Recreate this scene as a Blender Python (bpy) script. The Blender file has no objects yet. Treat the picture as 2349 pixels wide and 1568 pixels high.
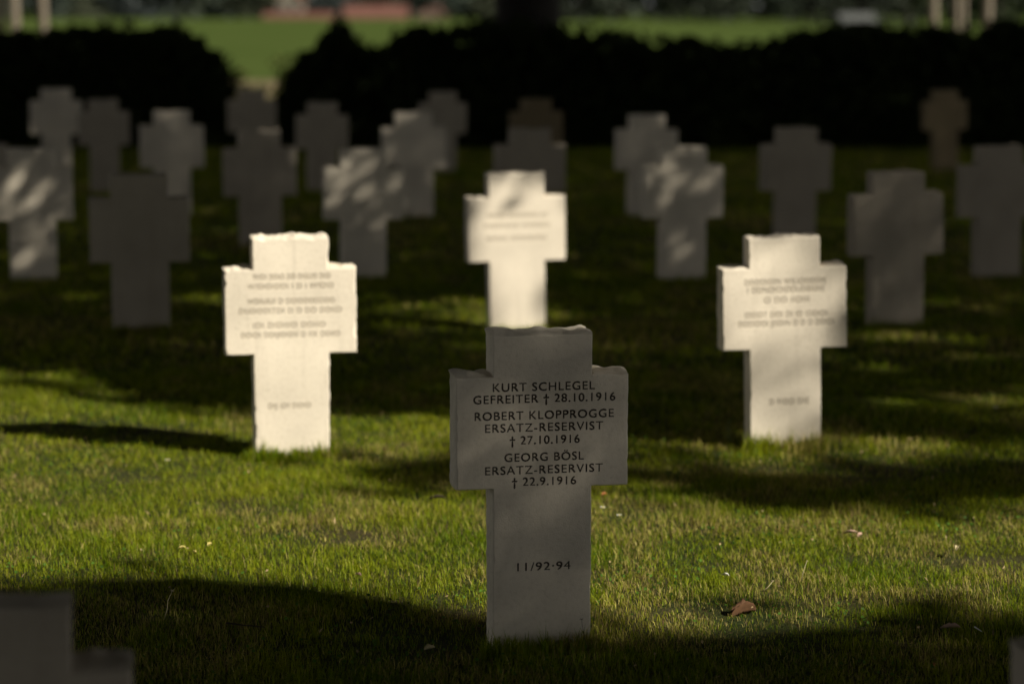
import bpy, bmesh, math, random
import numpy as np
from mathutils import Vector, Matrix, noise as mnoise

random.seed(7)
RNG = np.random.default_rng(11)
sc = bpy.context.scene
COL = sc.collection
R = math.radians

# ------------------------------------------------------------------ camera model (photo measured on a 2349 x 1568 grid)
FPX, CX, CY = 85.0 / 36.0 * 2349.0, 1174.5, 784.0
CAMH, PITCH = 1.776, R(8.05)
cp, sp = math.cos(PITCH), math.sin(PITCH)

def ray(px, py):
    a, b = (px - CX) / FPX, (CY - py) / FPX
    return Vector((a, cp + b * sp, -sp + b * cp))

def ground(px, py, z=0.0):
    d = ray(px, py)
    t = (z - CAMH) / d.z
    return Vector((d.x * t, d.y * t, z))

def at_y(px, py, Y):
    d = ray(px, py)
    t = Y / d.y
    return Vector((d.x * t, Y, CAMH + d.z * t))

def pix(X, Y, Z):
    dz = Z - CAMH
    depth = Y * cp - dz * sp
    up = Y * sp + dz * cp
    return CX + FPX * X / depth, CY - FPX * up / depth

# ------------------------------------------------------------------ sun
ALPHA, ELEV = R(30), R(33)
S = np.array([math.cos(ALPHA) * math.cos(ELEV), -math.sin(ALPHA) * math.cos(ELEV), math.sin(ELEV)])
UAX = np.array([math.sin(ALPHA), math.cos(ALPHA), 0.0])
VAX = np.array([-math.cos(ALPHA) * math.sin(ELEV), math.sin(ALPHA) * math.sin(ELEV), math.cos(ELEV)])

# ------------------------------------------------------------------ helpers
def tag(o, label=None, cat=None, group=None, kind=None):
    if label: o['label'] = label
    if cat: o['category'] = cat
    if group: o['group'] = group
    if kind: o['kind'] = kind
    return o

def link(name, mesh, mat=None, parent=None):
    o = bpy.data.objects.new(name, mesh)
    COL.objects.link(o)
    if mat is not None:
        for m in (mat if isinstance(mat, (list, tuple)) else [mat]):
            mesh.materials.append(m)
    if parent is not None:
        o.parent = parent
    return o

def empty(name, loc):
    o = bpy.data.objects.new(name, None)
    o.empty_display_size = 0.2
    o.location = loc
    COL.objects.link(o)
    return o

def fast_mesh(name, verts, faces_loops, loop_starts, loop_totals, colors=None):
    me = bpy.data.meshes.new(name)
    me.vertices.add(len(verts))
    me.vertices.foreach_set('co', np.ascontiguousarray(verts, dtype=np.float32).ravel())
    me.loops.add(len(faces_loops))
    me.loops.foreach_set('vertex_index', np.ascontiguousarray(faces_loops, dtype=np.int32))
    me.polygons.add(len(loop_starts))
    me.polygons.foreach_set('loop_start', np.ascontiguousarray(loop_starts, dtype=np.int32))
    if colors is not None:
        at = me.attributes.new('tint', 'FLOAT_COLOR', 'POINT')
        at.data.foreach_set('color', np.ascontiguousarray(colors, dtype=np.float32).ravel())
    me.update(calc_edges=True)
    me.validate()
    return me

def leaf_mesh(name, pos, length, width, tint=None, flat=0.0, face=None):
    """pos (n,3): many little folded leaves, each a six sided blade"""
    n = len(pos)
    L = np.broadcast_to(np.asarray(length, float), (n,)) * RNG.uniform(.7, 1.25, n)
    W = np.broadcast_to(np.asarray(width, float), (n,)) * RNG.uniform(.75, 1.2, n)
    nrm = RNG.normal(size=(n, 3))
    nrm[:, 2] += flat * np.sign(RNG.uniform(-.2, 1, n)) * 1.5
    if face is not None: nrm += np.asarray(face) * 1.5
    nrm /= np.linalg.norm(nrm, axis=1)[:, None]
    t = np.cross(nrm, RNG.normal(size=(n, 3)))
    t /= np.linalg.norm(t, axis=1)[:, None]
    b = np.cross(nrm, t)
    prof = [(-.5, 0, 0), (-.12, .5, .12), (.22, .38, .1), (.5, 0, -.12), (.22, -.38, .1), (-.12, -.5, .12)]
    V = np.empty((n, 6, 3))
    for k, (a, c, h) in enumerate(prof):
        V[:, k] = pos + t * (a * L)[:, None] + b * (c * W)[:, None] + nrm * (h * W)[:, None]
    base = np.arange(n)[:, None] * 6
    q = np.concatenate([base + np.array([[0, 1, 2, 3]]), base + np.array([[0, 3, 4, 5]])], axis=1).ravel()
    starts = np.arange(2 * n) * 4
    cols = None
    if tint is not None:
        cols = np.repeat(tint, 6, axis=0)
    return fast_mesh(name, V.reshape(-1, 3), q, starts, None, cols)

def tube_bm(bm, pts, radii, n=8, rough=0.0):
    rings = []
    for i, p in enumerate(pts):
        p = Vector(p)
        a = Vector(pts[max(i - 1, 0)]); c = Vector(pts[min(i + 1, len(pts) - 1)])
        d = (c - a).normalized()
        x = d.cross(Vector((0.31, 0.87, 0.12)))
        if x.length < .05: x = d.cross(Vector((1, 0, 0)))
        x.normalize(); y = d.cross(x)
        ring = []
        for k in range(n):
            an = 2 * math.pi * k / n
            r = radii[i] * (1 + rough * random.uniform(-1, 1))
            ring.append(bm.verts.new(p + x * (math.cos(an) * r) + y * (math.sin(an) * r)))
        rings.append(ring)
    for i in range(len(rings) - 1):
        for k in range(n):
            bm.faces.new((rings[i][k], rings[i][(k + 1) % n], rings[i + 1][(k + 1) % n], rings[i + 1][k]))
    bm.faces.new(list(reversed(rings[0]))); bm.faces.new(rings[-1])

def bm_mesh(name, bm, smooth=False):
    bmesh.ops.recalc_face_normals(bm, faces=bm.faces)
    me = bpy.data.meshes.new(name)
    bm.to_mesh(me); bm.free()
    if smooth:
        me.polygons.foreach_set('use_smooth', [True] * len(me.polygons))
    return me

def vnoise(x, y, seed=0):
    """smooth 2D value noise in 0..1, vectorised"""
    xi, yi = np.floor(x).astype(np.int64), np.floor(y).astype(np.int64)
    xf, yf = x - xi, y - yi
    xf, yf = xf * xf * (3 - 2 * xf), yf * yf * (3 - 2 * yf)
    def h(a, b):
        v = np.sin(a * 127.1 + b * 311.7 + seed * 74.7) * 43758.5453
        return v - np.floor(v)
    return (h(xi, yi) * (1 - xf) + h(xi + 1, yi) * xf) * (1 - yf) + (h(xi, yi + 1) * (1 - xf) + h(xi + 1, yi + 1) * xf) * yf

# ------------------------------------------------------------------ materials
def new_mat(name):
    m = bpy.data.materials.new(name); m.use_nodes = True
    nt = m.node_tree
    return m, nt, nt.nodes['Principled BSDF'], nt.nodes['Material Output']

def N(nt, kind, **kw):
    n = nt.nodes.new(kind)
    for k, v in kw.items():
        setattr(n, k, v)
    return n

def ramp(nt, stops):
    r = N(nt, 'ShaderNodeValToRGB')
    e = r.color_ramp.elements
    while len(e) > 1: e.remove(e[-1])
    e[0].position, e[0].color = stops[0][0], (*stops[0][1], 1)
    for p, c in stops[1:]:
        x = e.new(p); x.color = (*c, 1)
    return r

def mat_simple(name, c0, c1, scale=8, rough=.9, bump=0.0, detail=6, distort=0.0):
    m, nt, b, out = new_mat(name)
    tc = N(nt, 'ShaderNodeTexCoord')
    no = N(nt, 'ShaderNodeTexNoise'); no.inputs['Scale'].default_value = scale; no.inputs['Detail'].default_value = detail
    no.inputs['Distortion'].default_value = distort
    nt.links.new(tc.outputs['Object'], no.inputs['Vector'])
    r = ramp(nt, [(.3, c0), (.7, c1)])
    nt.links.new(no.outputs['Fac'], r.inputs['Fac'])
    nt.links.new(r.outputs['Color'], b.inputs['Base Color'])
    b.inputs['Roughness'].default_value = rough
    b.inputs['Specular IOR Level'].default_value = 0.0 if name.startswith(('field', 'path', 'red')) else .25
    if bump:
        bp = N(nt, 'ShaderNodeBump'); bp.inputs['Strength'].default_value = bump; bp.inputs['Distance'].default_value = .02
        nt.links.new(no.outputs['Fac'], bp.inputs['Height']); nt.links.new(bp.outputs['Normal'], b.inputs['Normal'])
    return m

def mat_leaf(name, c, trans=.25, tinted=False, vary=.25):
    m, nt, b, out = new_mat(name)
    nt.nodes.remove(b)
    d = N(nt, 'ShaderNodeBsdfDiffuse'); t = N(nt, 'ShaderNodeBsdfTranslucent')
    mx = N(nt, 'ShaderNodeMixShader'); mx.inputs['Fac'].default_value = trans
    g = N(nt, 'ShaderNodeBsdfGlossy'); g.inputs['Roughness'].default_value = .45
    g.inputs['Color'].default_value = (1, 1, 1, 1)
    mg = N(nt, 'ShaderNodeMixShader'); mg.inputs['Fac'].default_value = .004
    if tinted:
        at = N(nt, 'ShaderNodeAttribute'); at.attribute_name = 'tint'
        src = at.outputs['Color']
        hs = N(nt, 'ShaderNodeHueSaturation'); hs.inputs['Value'].default_value = 1.25; hs.inputs['Saturation'].default_value = 1.1
        nt.links.new(src, hs.inputs['Color'])
        nt.links.new(src, d.inputs['Color']); nt.links.new(hs.outputs['Color'], t.inputs['Color'])
    else:
        geo = N(nt, 'ShaderNodeNewGeometry')
        lo = tuple(x * (1 - vary) for x in c); hi = tuple(x * (1 + vary) for x in c)
        r = ramp(nt, [(0, lo), (.6, c), (1, hi)])
        nt.links.new(geo.outputs['Random Per Island'], r.inputs['Fac'])
        nt.links.new(r.outputs['Color'], d.inputs['Color'])
        nt.links.new(r.outputs['Color'], t.inputs['Color'])
    nt.links.new(d.outputs[0], mx.inputs[1]); nt.links.new(t.outputs[0], mx.inputs[2])
    nt.links.new(mx.outputs[0], mg.inputs[1]); nt.links.new(g.outputs[0], mg.inputs[2])
    nt.links.new(mg.outputs[0], out.inputs['Surface'])
    return m

def mat_stone(name, c, dirt=(.16, .13, .095)):
    m, nt, b, out = new_mat(name)
    tc = N(nt, 'ShaderNodeTexCoord')
    oi = N(nt, 'ShaderNodeObjectInfo')
    add = N(nt, 'ShaderNodeVectorMath', operation='ADD')
    mul = N(nt, 'ShaderNodeVectorMath', operation='SCALE'); mul.inputs['Scale'].default_value = 37.0
    cmb = N(nt, 'ShaderNodeCombineXYZ')
    nt.links.new(oi.outputs['Random'], cmb.inputs[0]); nt.links.new(oi.outputs['Random'], cmb.inputs[2])
    nt.links.new(cmb.outputs[0], mul.inputs[0])
    nt.links.new(tc.outputs['Object'], add.inputs[0]); nt.links.new(mul.outputs[0], add.inputs[1])
    n1 = N(nt, 'ShaderNodeTexNoise'); n1.inputs['Scale'].default_value = 4.5; n1.inputs['Detail'].default_value = 5
    n2 = N(nt, 'ShaderNodeTexNoise'); n2.inputs['Scale'].default_value = 70; n2.inputs['Detail'].default_value = 8
    n3 = N(nt, 'ShaderNodeTexNoise'); n3.inputs['Scale'].default_value = 260; n3.inputs['Detail'].default_value = 4
    for n in (n1, n2, n3): nt.links.new(add.outputs[0], n.inputs['Vector'])
    lo = tuple(x * .84 for x in c); hi = tuple(min(.9, x * 1.08) for x in c)
    r1 = ramp(nt, [(.25, lo), (.75, hi)])
    nt.links.new(n1.outputs['Fac'], r1.inputs['Fac'])
    # fine speckle
    r2 = ramp(nt, [(.30, (.78, .76, .72)), (.5, (1, 1, 1))])
    nt.links.new(n2.outputs['Fac'], r2.inputs['Fac'])
    mm = N(nt, 'ShaderNodeMix', data_type='RGBA', blend_type='MULTIPLY'); mm.inputs[0].default_value = .4
    nt.links.new(r1.outputs['Color'], mm.inputs[6]); nt.links.new(r2.outputs['Color'], mm.inputs[7])
    # vertical weather streaks
    mp = N(nt, 'ShaderNodeMapping'); mp.inputs['Scale'].default_value = (15, 5, 1.6)
    nt.links.new(add.outputs[0], mp.inputs['Vector'])
    n4 = N(nt, 'ShaderNodeTexNoise'); n4.inputs['Scale'].default_value = 1.0; n4.inputs['Detail'].default_value = 4
    nt.links.new(mp.outputs[0], n4.inputs['Vector'])
    r4 = ramp(nt, [(.56, (0, 0, 0)), (.76, (.55, .55, .55))])
    nt.links.new(n4.outputs['Fac'], r4.inputs['Fac'])
    m4 = N(nt, 'ShaderNodeMix', data_type='RGBA'); nt.links.new(r4.outputs['Color'], m4.inputs[0])
    sc4 = N(nt, 'ShaderNodeMath', operation='MULTIPLY'); sc4.inputs[1].default_value = .32
    nt.links.new(r4.outputs['Color'], sc4.inputs[0]); nt.links.new(sc4.outputs[0], m4.inputs[0])
    nt.links.new(mm.outputs[2], m4.inputs[6]); m4.inputs[7].default_value = (*dirt, 1)
    # sparse dark lichen specks
    n5 = N(nt, 'ShaderNodeTexNoise'); n5.inputs['Scale'].default_value = 22; n5.inputs['Detail'].default_value = 7; n5.inputs['Roughness'].default_value = .7
    nt.links.new(add.outputs[0], n5.inputs['Vector'])
    r5 = ramp(nt, [(.65, (0, 0, 0)), (.72, (.55, .55, .55))])
    nt.links.new(n5.outputs['Fac'], r5.inputs['Fac'])
    m5 = N(nt, 'ShaderNodeMix', data_type='RGBA'); nt.links.new(r5.outputs['Color'], m5.inputs[0])
    nt.links.new(m4.outputs[2], m5.inputs[6]); m5.inputs[7].default_value = (*dirt, 1)
    tone = N(nt, 'ShaderNodeMapRange'); tone.inputs['To Min'].default_value = .82; tone.inputs['To Max'].default_value = 1.04
    nt.links.new(oi.outputs['Random'], tone.inputs['Value'])
    hv = N(nt, 'ShaderNodeHueSaturation'); nt.links.new(tone.outputs[0], hv.inputs['Value'])
    nt.links.new(m5.outputs[2], hv.inputs['Color'])
    nt.links.new((m5.outputs[2] if name == 'cream_stone' else hv.outputs['Color']), b.inputs['Base Color'])
    b.inputs['Roughness'].default_value = .92
    b.inputs['Specular IOR Level'].default_value = .2
    ad = N(nt, 'ShaderNodeMath', operation='ADD')
    nt.links.new(n2.outputs['Fac'], ad.inputs[0]); nt.links.new(n3.outputs['Fac'], ad.inputs[1])
    bp = N(nt, 'ShaderNodeBump'); bp.inputs['Strength'].default_value = .35; bp.inputs['Distance'].default_value = .003
    nt.links.new(ad.outputs[0], bp.inputs['Height']); nt.links.new(bp.outputs['Normal'], b.inputs['Normal'])
    return m

STONE = mat_stone('cream_stone', (.71, .635, .515))
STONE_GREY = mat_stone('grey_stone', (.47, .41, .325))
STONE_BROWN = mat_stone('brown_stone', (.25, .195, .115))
INK = mat_simple('groove_dirt', (.026, .021, .016), (.085, .068, .05), 45)
INK_SOFT = mat_simple('groove_dust', (.20, .165, .12), (.34, .28, .20), 40)
BARK = mat_simple('bark', (.012, .010, .008), (.03, .025, .02), 14, bump=.6)
PALEBARK = mat_simple('pale_bark', (.10, .085, .062), (.18, .15, .115), 20, bump=.3)
SOIL = None

# ------------------------------------------------------------------ grave crosses
# name: centre x, full width, top y, base y (photo grid), material, roll, depth override
YAW = R(10)
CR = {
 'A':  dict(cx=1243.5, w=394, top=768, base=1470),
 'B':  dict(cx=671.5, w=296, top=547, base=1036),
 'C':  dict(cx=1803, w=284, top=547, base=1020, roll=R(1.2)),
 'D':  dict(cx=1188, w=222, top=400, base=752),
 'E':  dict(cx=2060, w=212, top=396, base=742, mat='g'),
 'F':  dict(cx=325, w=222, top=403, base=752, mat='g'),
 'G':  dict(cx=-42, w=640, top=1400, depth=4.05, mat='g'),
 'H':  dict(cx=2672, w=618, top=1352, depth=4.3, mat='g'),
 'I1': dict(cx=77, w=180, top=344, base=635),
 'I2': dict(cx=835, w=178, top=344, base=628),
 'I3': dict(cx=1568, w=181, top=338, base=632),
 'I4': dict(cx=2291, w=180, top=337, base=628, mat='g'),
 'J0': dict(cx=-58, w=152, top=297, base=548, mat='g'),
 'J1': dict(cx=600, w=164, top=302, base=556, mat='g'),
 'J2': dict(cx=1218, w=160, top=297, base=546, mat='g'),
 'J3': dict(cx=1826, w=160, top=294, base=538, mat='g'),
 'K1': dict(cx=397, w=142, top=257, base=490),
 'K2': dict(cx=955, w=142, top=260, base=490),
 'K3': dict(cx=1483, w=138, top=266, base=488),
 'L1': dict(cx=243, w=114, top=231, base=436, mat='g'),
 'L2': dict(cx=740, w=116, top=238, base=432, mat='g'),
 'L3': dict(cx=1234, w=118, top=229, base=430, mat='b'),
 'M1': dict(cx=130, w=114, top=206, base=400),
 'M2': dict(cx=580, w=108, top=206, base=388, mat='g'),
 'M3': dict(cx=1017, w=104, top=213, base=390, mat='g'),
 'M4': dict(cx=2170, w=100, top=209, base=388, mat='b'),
}
THICK = 0.125

def outline(W, hz, az, top, hw, step):
    """cross outline, counter-clockwise seen from the front (x right, z up); below-ground part to z=-0.25"""
    a, h = W / 2, hw / 2
    P = [(-h, -.25), (h, -.25), (h, az[0]), (a, az[0]), (a, az[1]), (h, az[1]), (h, top), (-h, top), (-h, az[1]), (-a, az[1]), (-a, az[0]), (-h, az[0])]
    out = []
    for i in range(len(P)):
        p, q = Vector(P[i]), Vector(P[(i + 1) % len(P)])
        n = max(1, int((q - p).length / step))
        for k in range(n):
            out.append(p.lerp(q, k / n))
    return out

def cross_bm(W, az, top, hw, seed, step, chip):
    pts = outline(W, 0, az, top, hw, step)
    n = len(pts)
    nor = []
    for i in range(n):
        d = (pts[(i + 1) % n] - pts[i - 1]).normalized()
        nor.append(Vector((d.y, -d.x)))
    bm = bmesh.new()
    layers = [(0, -.0022), (.0022, 0), (.014, .001), (.034, .002), (.056, .002), (.08, .002), (THICK - .014, .001), (THICK - .003, -.001), (THICK, -.004)]
    rings = []
    for j, (dy, off) in enumerate(layers):
        ring = []
        for i, p in enumerate(pts):
            up = max(0.0, nor[i].y)
            q = Vector((p.x * 9 + seed * 13.7, p.y * 9, dy * 24 + seed))
            q2 = Vector((p.x * 45 + seed, p.y * 45, dy * 90))
            low = mnoise.noise(q); hi = mnoise.noise(q2)
            if j <= 1:   # dressed front arris: nearly straight with chips
                c = max(0.0, mnoise.noise(Vector((p.x * 26 + seed * 3, p.y * 26, seed))) - .12) * chip
                o = off - c * .012 + hi * .0007 + low * .0010 * chip + (max(0, nor[i].x) * mnoise.noise(Vector((3.3, p.y * 21 + p.x, seed))) * .0065 if chip > 1 else 0)
            else:
                k = min(1.0, dy / .03)
                o = off + k * (low * .004 + hi * .003) * (.5 + chip * .5) + up * k * (.004 + .010 * low + .003 * hi + .006 * mnoise.noise(Vector((p.x * 19 + seed, dy * 30, seed))))
            ring.append(bm.verts.new((p.x + nor[i].x * o, dy, p.y + nor[i].y * o)))
        rings.append(ring)
    for j in range(len(rings) - 1):
        for i in range(n):
            k = (i + 1) % n
            bm.faces.new((rings[j][i], rings[j + 1][i], rings[j + 1][k], rings[j][k]))
    bm.faces.new(rings[0]); bm.faces.new(list(reversed(rings[-1])))
    bmesh.ops.recalc_face_normals(bm, faces=bm.faces)
    return bm

def text_lines_bm(lines, y0, y1, res=3, fat=.0):
    """lines: (string, x centre, z centre, width, cap height) -> closed letters between depths y0 and y1"""
    bm_all = bmesh.new()
    for s, xc, zc, wid, cap in lines:
        cu = bpy.data.curves.new('line', 'FONT')
        cu.body = s; cu.size = 1.0; cu.extrude = .5; cu.resolution_u = res; cu.space_character = 1.12
        ob = bpy.data.objects.new('line', cu)
        COL.objects.link(ob)
        dg = bpy.context.evaluated_depsgraph_get()
        me = bpy.data.meshes.new_from_object(ob.evaluated_get(dg))
        COL.objects.unlink(ob); bpy.data.objects.remove(ob); bpy.data.curves.remove(cu)
        if len(me.vertices) == 0: continue
        co = np.empty(len(me.vertices) * 3, np.float32); me.vertices.foreach_get('co', co); co = co.reshape(-1, 3)
        mn, mx = co.min(0), co.max(0)
        capu = .727
        for v in me.vertices:
            x = (v.co.x - (mn[0] + mx[0]) / 2) / (mx[0] - mn[0]) * wid + xc
            z = (v.co.y - capu / 2) / capu * cap + zc
            v.co = (x, y1 if v.co.z < 0 else y0, z)
        bm_all.from_mesh(me)
        bpy.data.meshes.remove(me)
    bmesh.ops.remove_doubles(bm_all, verts=bm_all.verts, dist=1e-5)
    bmesh.ops.recalc_face_normals(bm_all, faces=bm_all.faces)
    if fat:   # broaden the strokes
        bmesh.ops.remove_doubles(bm_all, verts=bm_all.verts, dist=3e-4)
        bmesh.ops.recalc_face_normals(bm_all, faces=bm_all.faces)
        bm_all.normal_update()
        mv = []
        for v in bm_all.verts:
            a = Vector((0, 0, 0)); na = 0
            for f in v.link_faces:
                if abs(f.normal.y) < .5: a += Vector((f.normal.x, 0, f.normal.z)); na += 1
            if na: mv.append((v, a * (fat / na)))
        for v, d in mv: v.co += d
    return bm_all

TEXT = {
 'A': [("KURT SCHLEGEL", 885, 1128, 1365), ("GEFREITER \u2020 28.10.1916", 912, 1083, 1413),
       ("ROBERT KLOPPROGGE", 950, 1086, 1410), ("ERSATZ-RESERVIST", 978, 1110, 1385), ("\u2020 27.10.1916", 1007, 1167, 1330),
       ("GEORG B\u00d6SL", 1046, 1155, 1340), ("ERSATZ-RESERVIST", 1075, 1110, 1385), ("\u2020 22.9.1916", 1102, 1172, 1322),
       ("11/92\u00b794", 1297, 1185, 1310)],
 'B': [("WIDI DDIO DD DIGUD DIO", 633, 585, 762), ("WIDIDIDDI I D I WIDID", 655, 573, 770),
       ("WDIUIUI D DDIDDDDDDD", 689, 572, 772), ("DUDODITDI D D DD DDIID", 711, 553, 788),
       ("IDI DIDIIID DDIID", 744, 585, 750), ("DDIDI DDIJIDIDII D IIX DDIID", 766, 557, 784), ("DIJ IDI DDID", 929, 617, 714)],
 'C': [("DDDDIOIN WILIODDDIE", 645, 1710, 1900), ("I DDNDIOIDDUDDDIE", 663, 1716, 1895), ("O DD IIDIII", 687, 1755, 1860),
       ("IDDDT DDI DI ID IDDIDI", 720, 1710, 1902), ("DDDIDDI JDDIN D D D DDIDI", 740, 1695, 1918), ("D FIDD DIE", 920, 1765, 1858)],
 'D': [("DDIDI DIDDIDD DI", 492, 1120, 1258), ("DIDDIDID DIDIDD", 516, 1112, 1264), ("DIDDI DIDIDIDD", 545, 1118, 1256)],
}
FAT = {'A': .0011}
CAPPX = {'A': 20, 'B': 13, 'C': 14, 'D': 9}

LBL = {
 'A': ('shaded cream stone grave cross at the front with eight readable engraved lines', None),
 'B': ('brightest sunlit cream grave cross, left of the front cross, with blurred engraved lines', None),
 'C': ('sunlit cream grave cross on the right, leaning slightly, with engraved rows', None),
 'D': ('sunlit grave cross directly behind the front cross with a grey shadow across its head', None),
 'E': ('plain taupe shaded grave cross standing right behind the sunlit leaning cross', None),
 'F': ('dim brown grey grave cross left behind the brightest sunlit cross, fully in shade', None),
 'G': ('large blurred dark grave cross cut off by the bottom left corner', None),
 'H': ('blurred grey arm tip of a grave cross at the bottom right corner', None),
 'I1': ('grave cross with diagonal stripes of dappled sun at the left edge', None),
 'I2': ('grave cross with sunlit head and diagonal leaf shadows, left of the sunlit middle cross', None),
 'I3': ('grave cross with warm light on its head, overlapping a greyer cross right of the middle', None),
 'I4': ('dark grave cross cut off by the right edge of the photo, beyond the taupe cross', None),
 'J0': ('sliver of a dark grave cross at the left edge, behind the striped cross', None),
 'J1': ('dark grey grave cross with pale left edges, directly above and behind the brightest sunlit cross', None),
 'J2': ('dark grave cross whose pale upper rim shows above the sunlit middle cross', None),
 'J3': ('dark grey grave cross with a pale left side behind the sunlit leaning cross', None),
 'K1': ('pale mauve grey grave cross behind the dim brown grey cross on the left', None),
 'K2': ('soft grey grave cross overlapping the right side of the cross with diagonal leaf shadows', None),
 'K3': ('grey grave cross half hidden behind the cross with warm light on its head', None),
 'L1': ('dark blurred grave cross just left of the pale mauve grey cross', None),
 'L2': ('faint olive dark blurred cross by the hedge, behind the cross with diagonal leaf shadows', None),
 'L3': ('faint brown blurred grave cross behind the pale rimmed cross, under the big tree trunk', None),
 'M1': ('blurred grey grave cross nearest the hedge at far left, above the striped cross', None),
 'M2': ('dark blurred grave cross standing in the gap between the two hedges', None),
 'M3': ('faint roundish blurred grave cross at the hedge, above right of the soft grey cross', None),
 'M4': ('small lone brown grave cross in front of the right hedge, near the right edge', None),
}
CROSS_ROOTS = {}
FACES = {}   # sampled lit/dark information for the leaf shade
for ci, (key, c) in enumerate(CR.items()):
    if 'depth' in c:
        Y = c['depth']
        base = at_y(c['cx'], 2000, Y)
        X = ray(c['cx'], c['top'] + 100).x / ray(c['cx'], c['top'] + 100).y * Y
    else:
        g = ground(c['cx'], c['base'], .026); X, Y = g.x, g.y
    ztop = at_y(c['cx'], c['top'], Y).z
    midy = c['top'] + (c['w'] * .6)
    W = (at_y(c['cx'] + c['w'] / 2, midy, Y).x - at_y(c['cx'] - c['w'] / 2, midy, Y).x) / math.cos(YAW)
    hw = W * .573
    hh, ah = W * .235, W * .648
    az = (ztop - hh - ah, ztop - hh)
    near = key in 'ABCDEFGH'
    jig = random.Random(ci + 5)
    bm = cross_bm(W, az, ztop, hw, ci + 1.37, .006 if key in 'ABCG' else (.012 if near else .025), {'A': .7, 'B': 1.6, 'C': .7}.get(key, .8))
    me = bm_mesh('cross', bm)
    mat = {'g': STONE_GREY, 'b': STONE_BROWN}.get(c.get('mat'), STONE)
    if key in TEXT:
        lines = []
        pxm = W * math.cos(YAW) / c['w']
        for s, ly, x0, x1 in TEXT[key]:
            zc = at_y(c['cx'], ly, Y).z
            lines.append((s, ((x0 + x1) / 2 - c['cx']) * pxm, zc, (x1 - x0) * pxm, CAPPX[key] * pxm))
        root = empty('grave_cross', (0, 0, 0))
        o = link('stone', me, mat, root)
        if key != 'D':
            cut = link('cutter', bm_mesh('cutter', text_lines_bm(lines, -.01, .0045, fat=FAT.get(key, .0006))))
            bo = o.modifiers.new('cut', 'BOOLEAN'); bo.object = cut; bo.operation = 'DIFFERENCE'; bo.solver = 'EXACT'; bo.use_self = True
            dg = bpy.context.evaluated_depsgraph_get()
            me2 = bpy.data.meshes.new_from_object(o.evaluated_get(dg))
            o.modifiers.clear()
            if len(me2.polygons) > 500:
                o.data = me2
            bpy.data.objects.remove(cut)
        d0 = -.0006 if key == 'D' else (.0028 if key == 'A' else .002)
        grp = [[lines[0]]]
        for a, b in zip(lines, lines[1:]):
            if a[2] - b[2] > 1.75 * a[4]: grp.append([])
            grp[-1].append(b)
        for gl in grp:
            nm = 'grave_number' if gl[0][2] < az[0] else 'inscription'
            link(nm, bm_mesh(nm, text_lines_bm(gl, d0, .0058, fat=FAT.get(key, .0006))), INK if key == 'A' else INK_SOFT, root)
        o = root
    else:
        o = link('grave_cross', me, mat)
    o.location = (X, Y, 0)
    yaw = YAW - (R(4) if key == 'C' else 0) + jig.uniform(-.02, .02) * (0 if key in 'ABC' else 1)
    o.rotation_euler = (jig.uniform(-.012, .012), -c.get('roll', 0) + (0 if key in 'ABC' else jig.uniform(-.016, .016)), yaw)
    tag(o, LBL[key][0], 'grave cross', 'stone crosses in staggered rows')
    CROSS_ROOTS[key] = o
    FACES[key] = dict(X=X, Y=Y, W=W, az=az, top=ztop, hw=hw, yaw=yaw)

# ------------------------------------------------------------------ leaf shade: wanted sun patches, which the unseen crowns are shaped to leave open
CELL = .03
gx, gy = np.meshgrid([-10.5, 9.0], [0.5, 33.4])
cu_ = gx * UAX[0] + gy * UAX[1]
cv_ = gx * VAX[0] + gy * VAX[1]
U0, U1, V0, V1 = cu_.min(), cu_.max(), cv_.min(), cv_.max() + 1.2
nu, nv = int((U1 - U0) / CELL), int((V1 - V0) / CELL)
uu, vv = np.meshgrid(U0 + (np.arange(nu) + .5) * CELL, V0 + (np.arange(nv) + .5) * CELL, indexing='ij')
pp = -vv / math.sin(ELEV)
GX = pp * math.cos(ALPHA) + uu * math.sin(ALPHA)
GY = -pp * math.sin(ALPHA) + uu * math.cos(ALPHA)
inside = (GX > -10.5) & (GX < 9.0) & (GY > 0.5) & (GY < 33.4)
PX, PY = pix(GX, np.maximum(GY, .5), 0 * GX)
wx = (vnoise(GX * 2.2, GY * 2.2, 3) - .5) * .16 + (vnoise(GX * 6, GY * 6, 4) - .5) * .07
wy = (vnoise(GX * 2.2, GY * 2.2, 5) - .5) * .3 + (vnoise(GX * 6, GY * 6, 6) - .5) * .16
WPX, WPY = pix(GX + wx, np.maximum(GY + wy, .5), 0 * GX)

def inpoly(px, py, poly):
    r = np.zeros(px.shape, bool)
    j = len(poly) - 1
    for i in range(len(poly)):
        xi, yi = poly[i]; xj, yj = poly[j]
        with np.errstate(divide='ignore', invalid='ignore'):
            c = ((yi > py) != (yj > py)) & (px < (xj - xi) * (py - yi) / ((yj - yi) or 1e-9) + xi)
        r ^= c
        j = i
    return r

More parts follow.
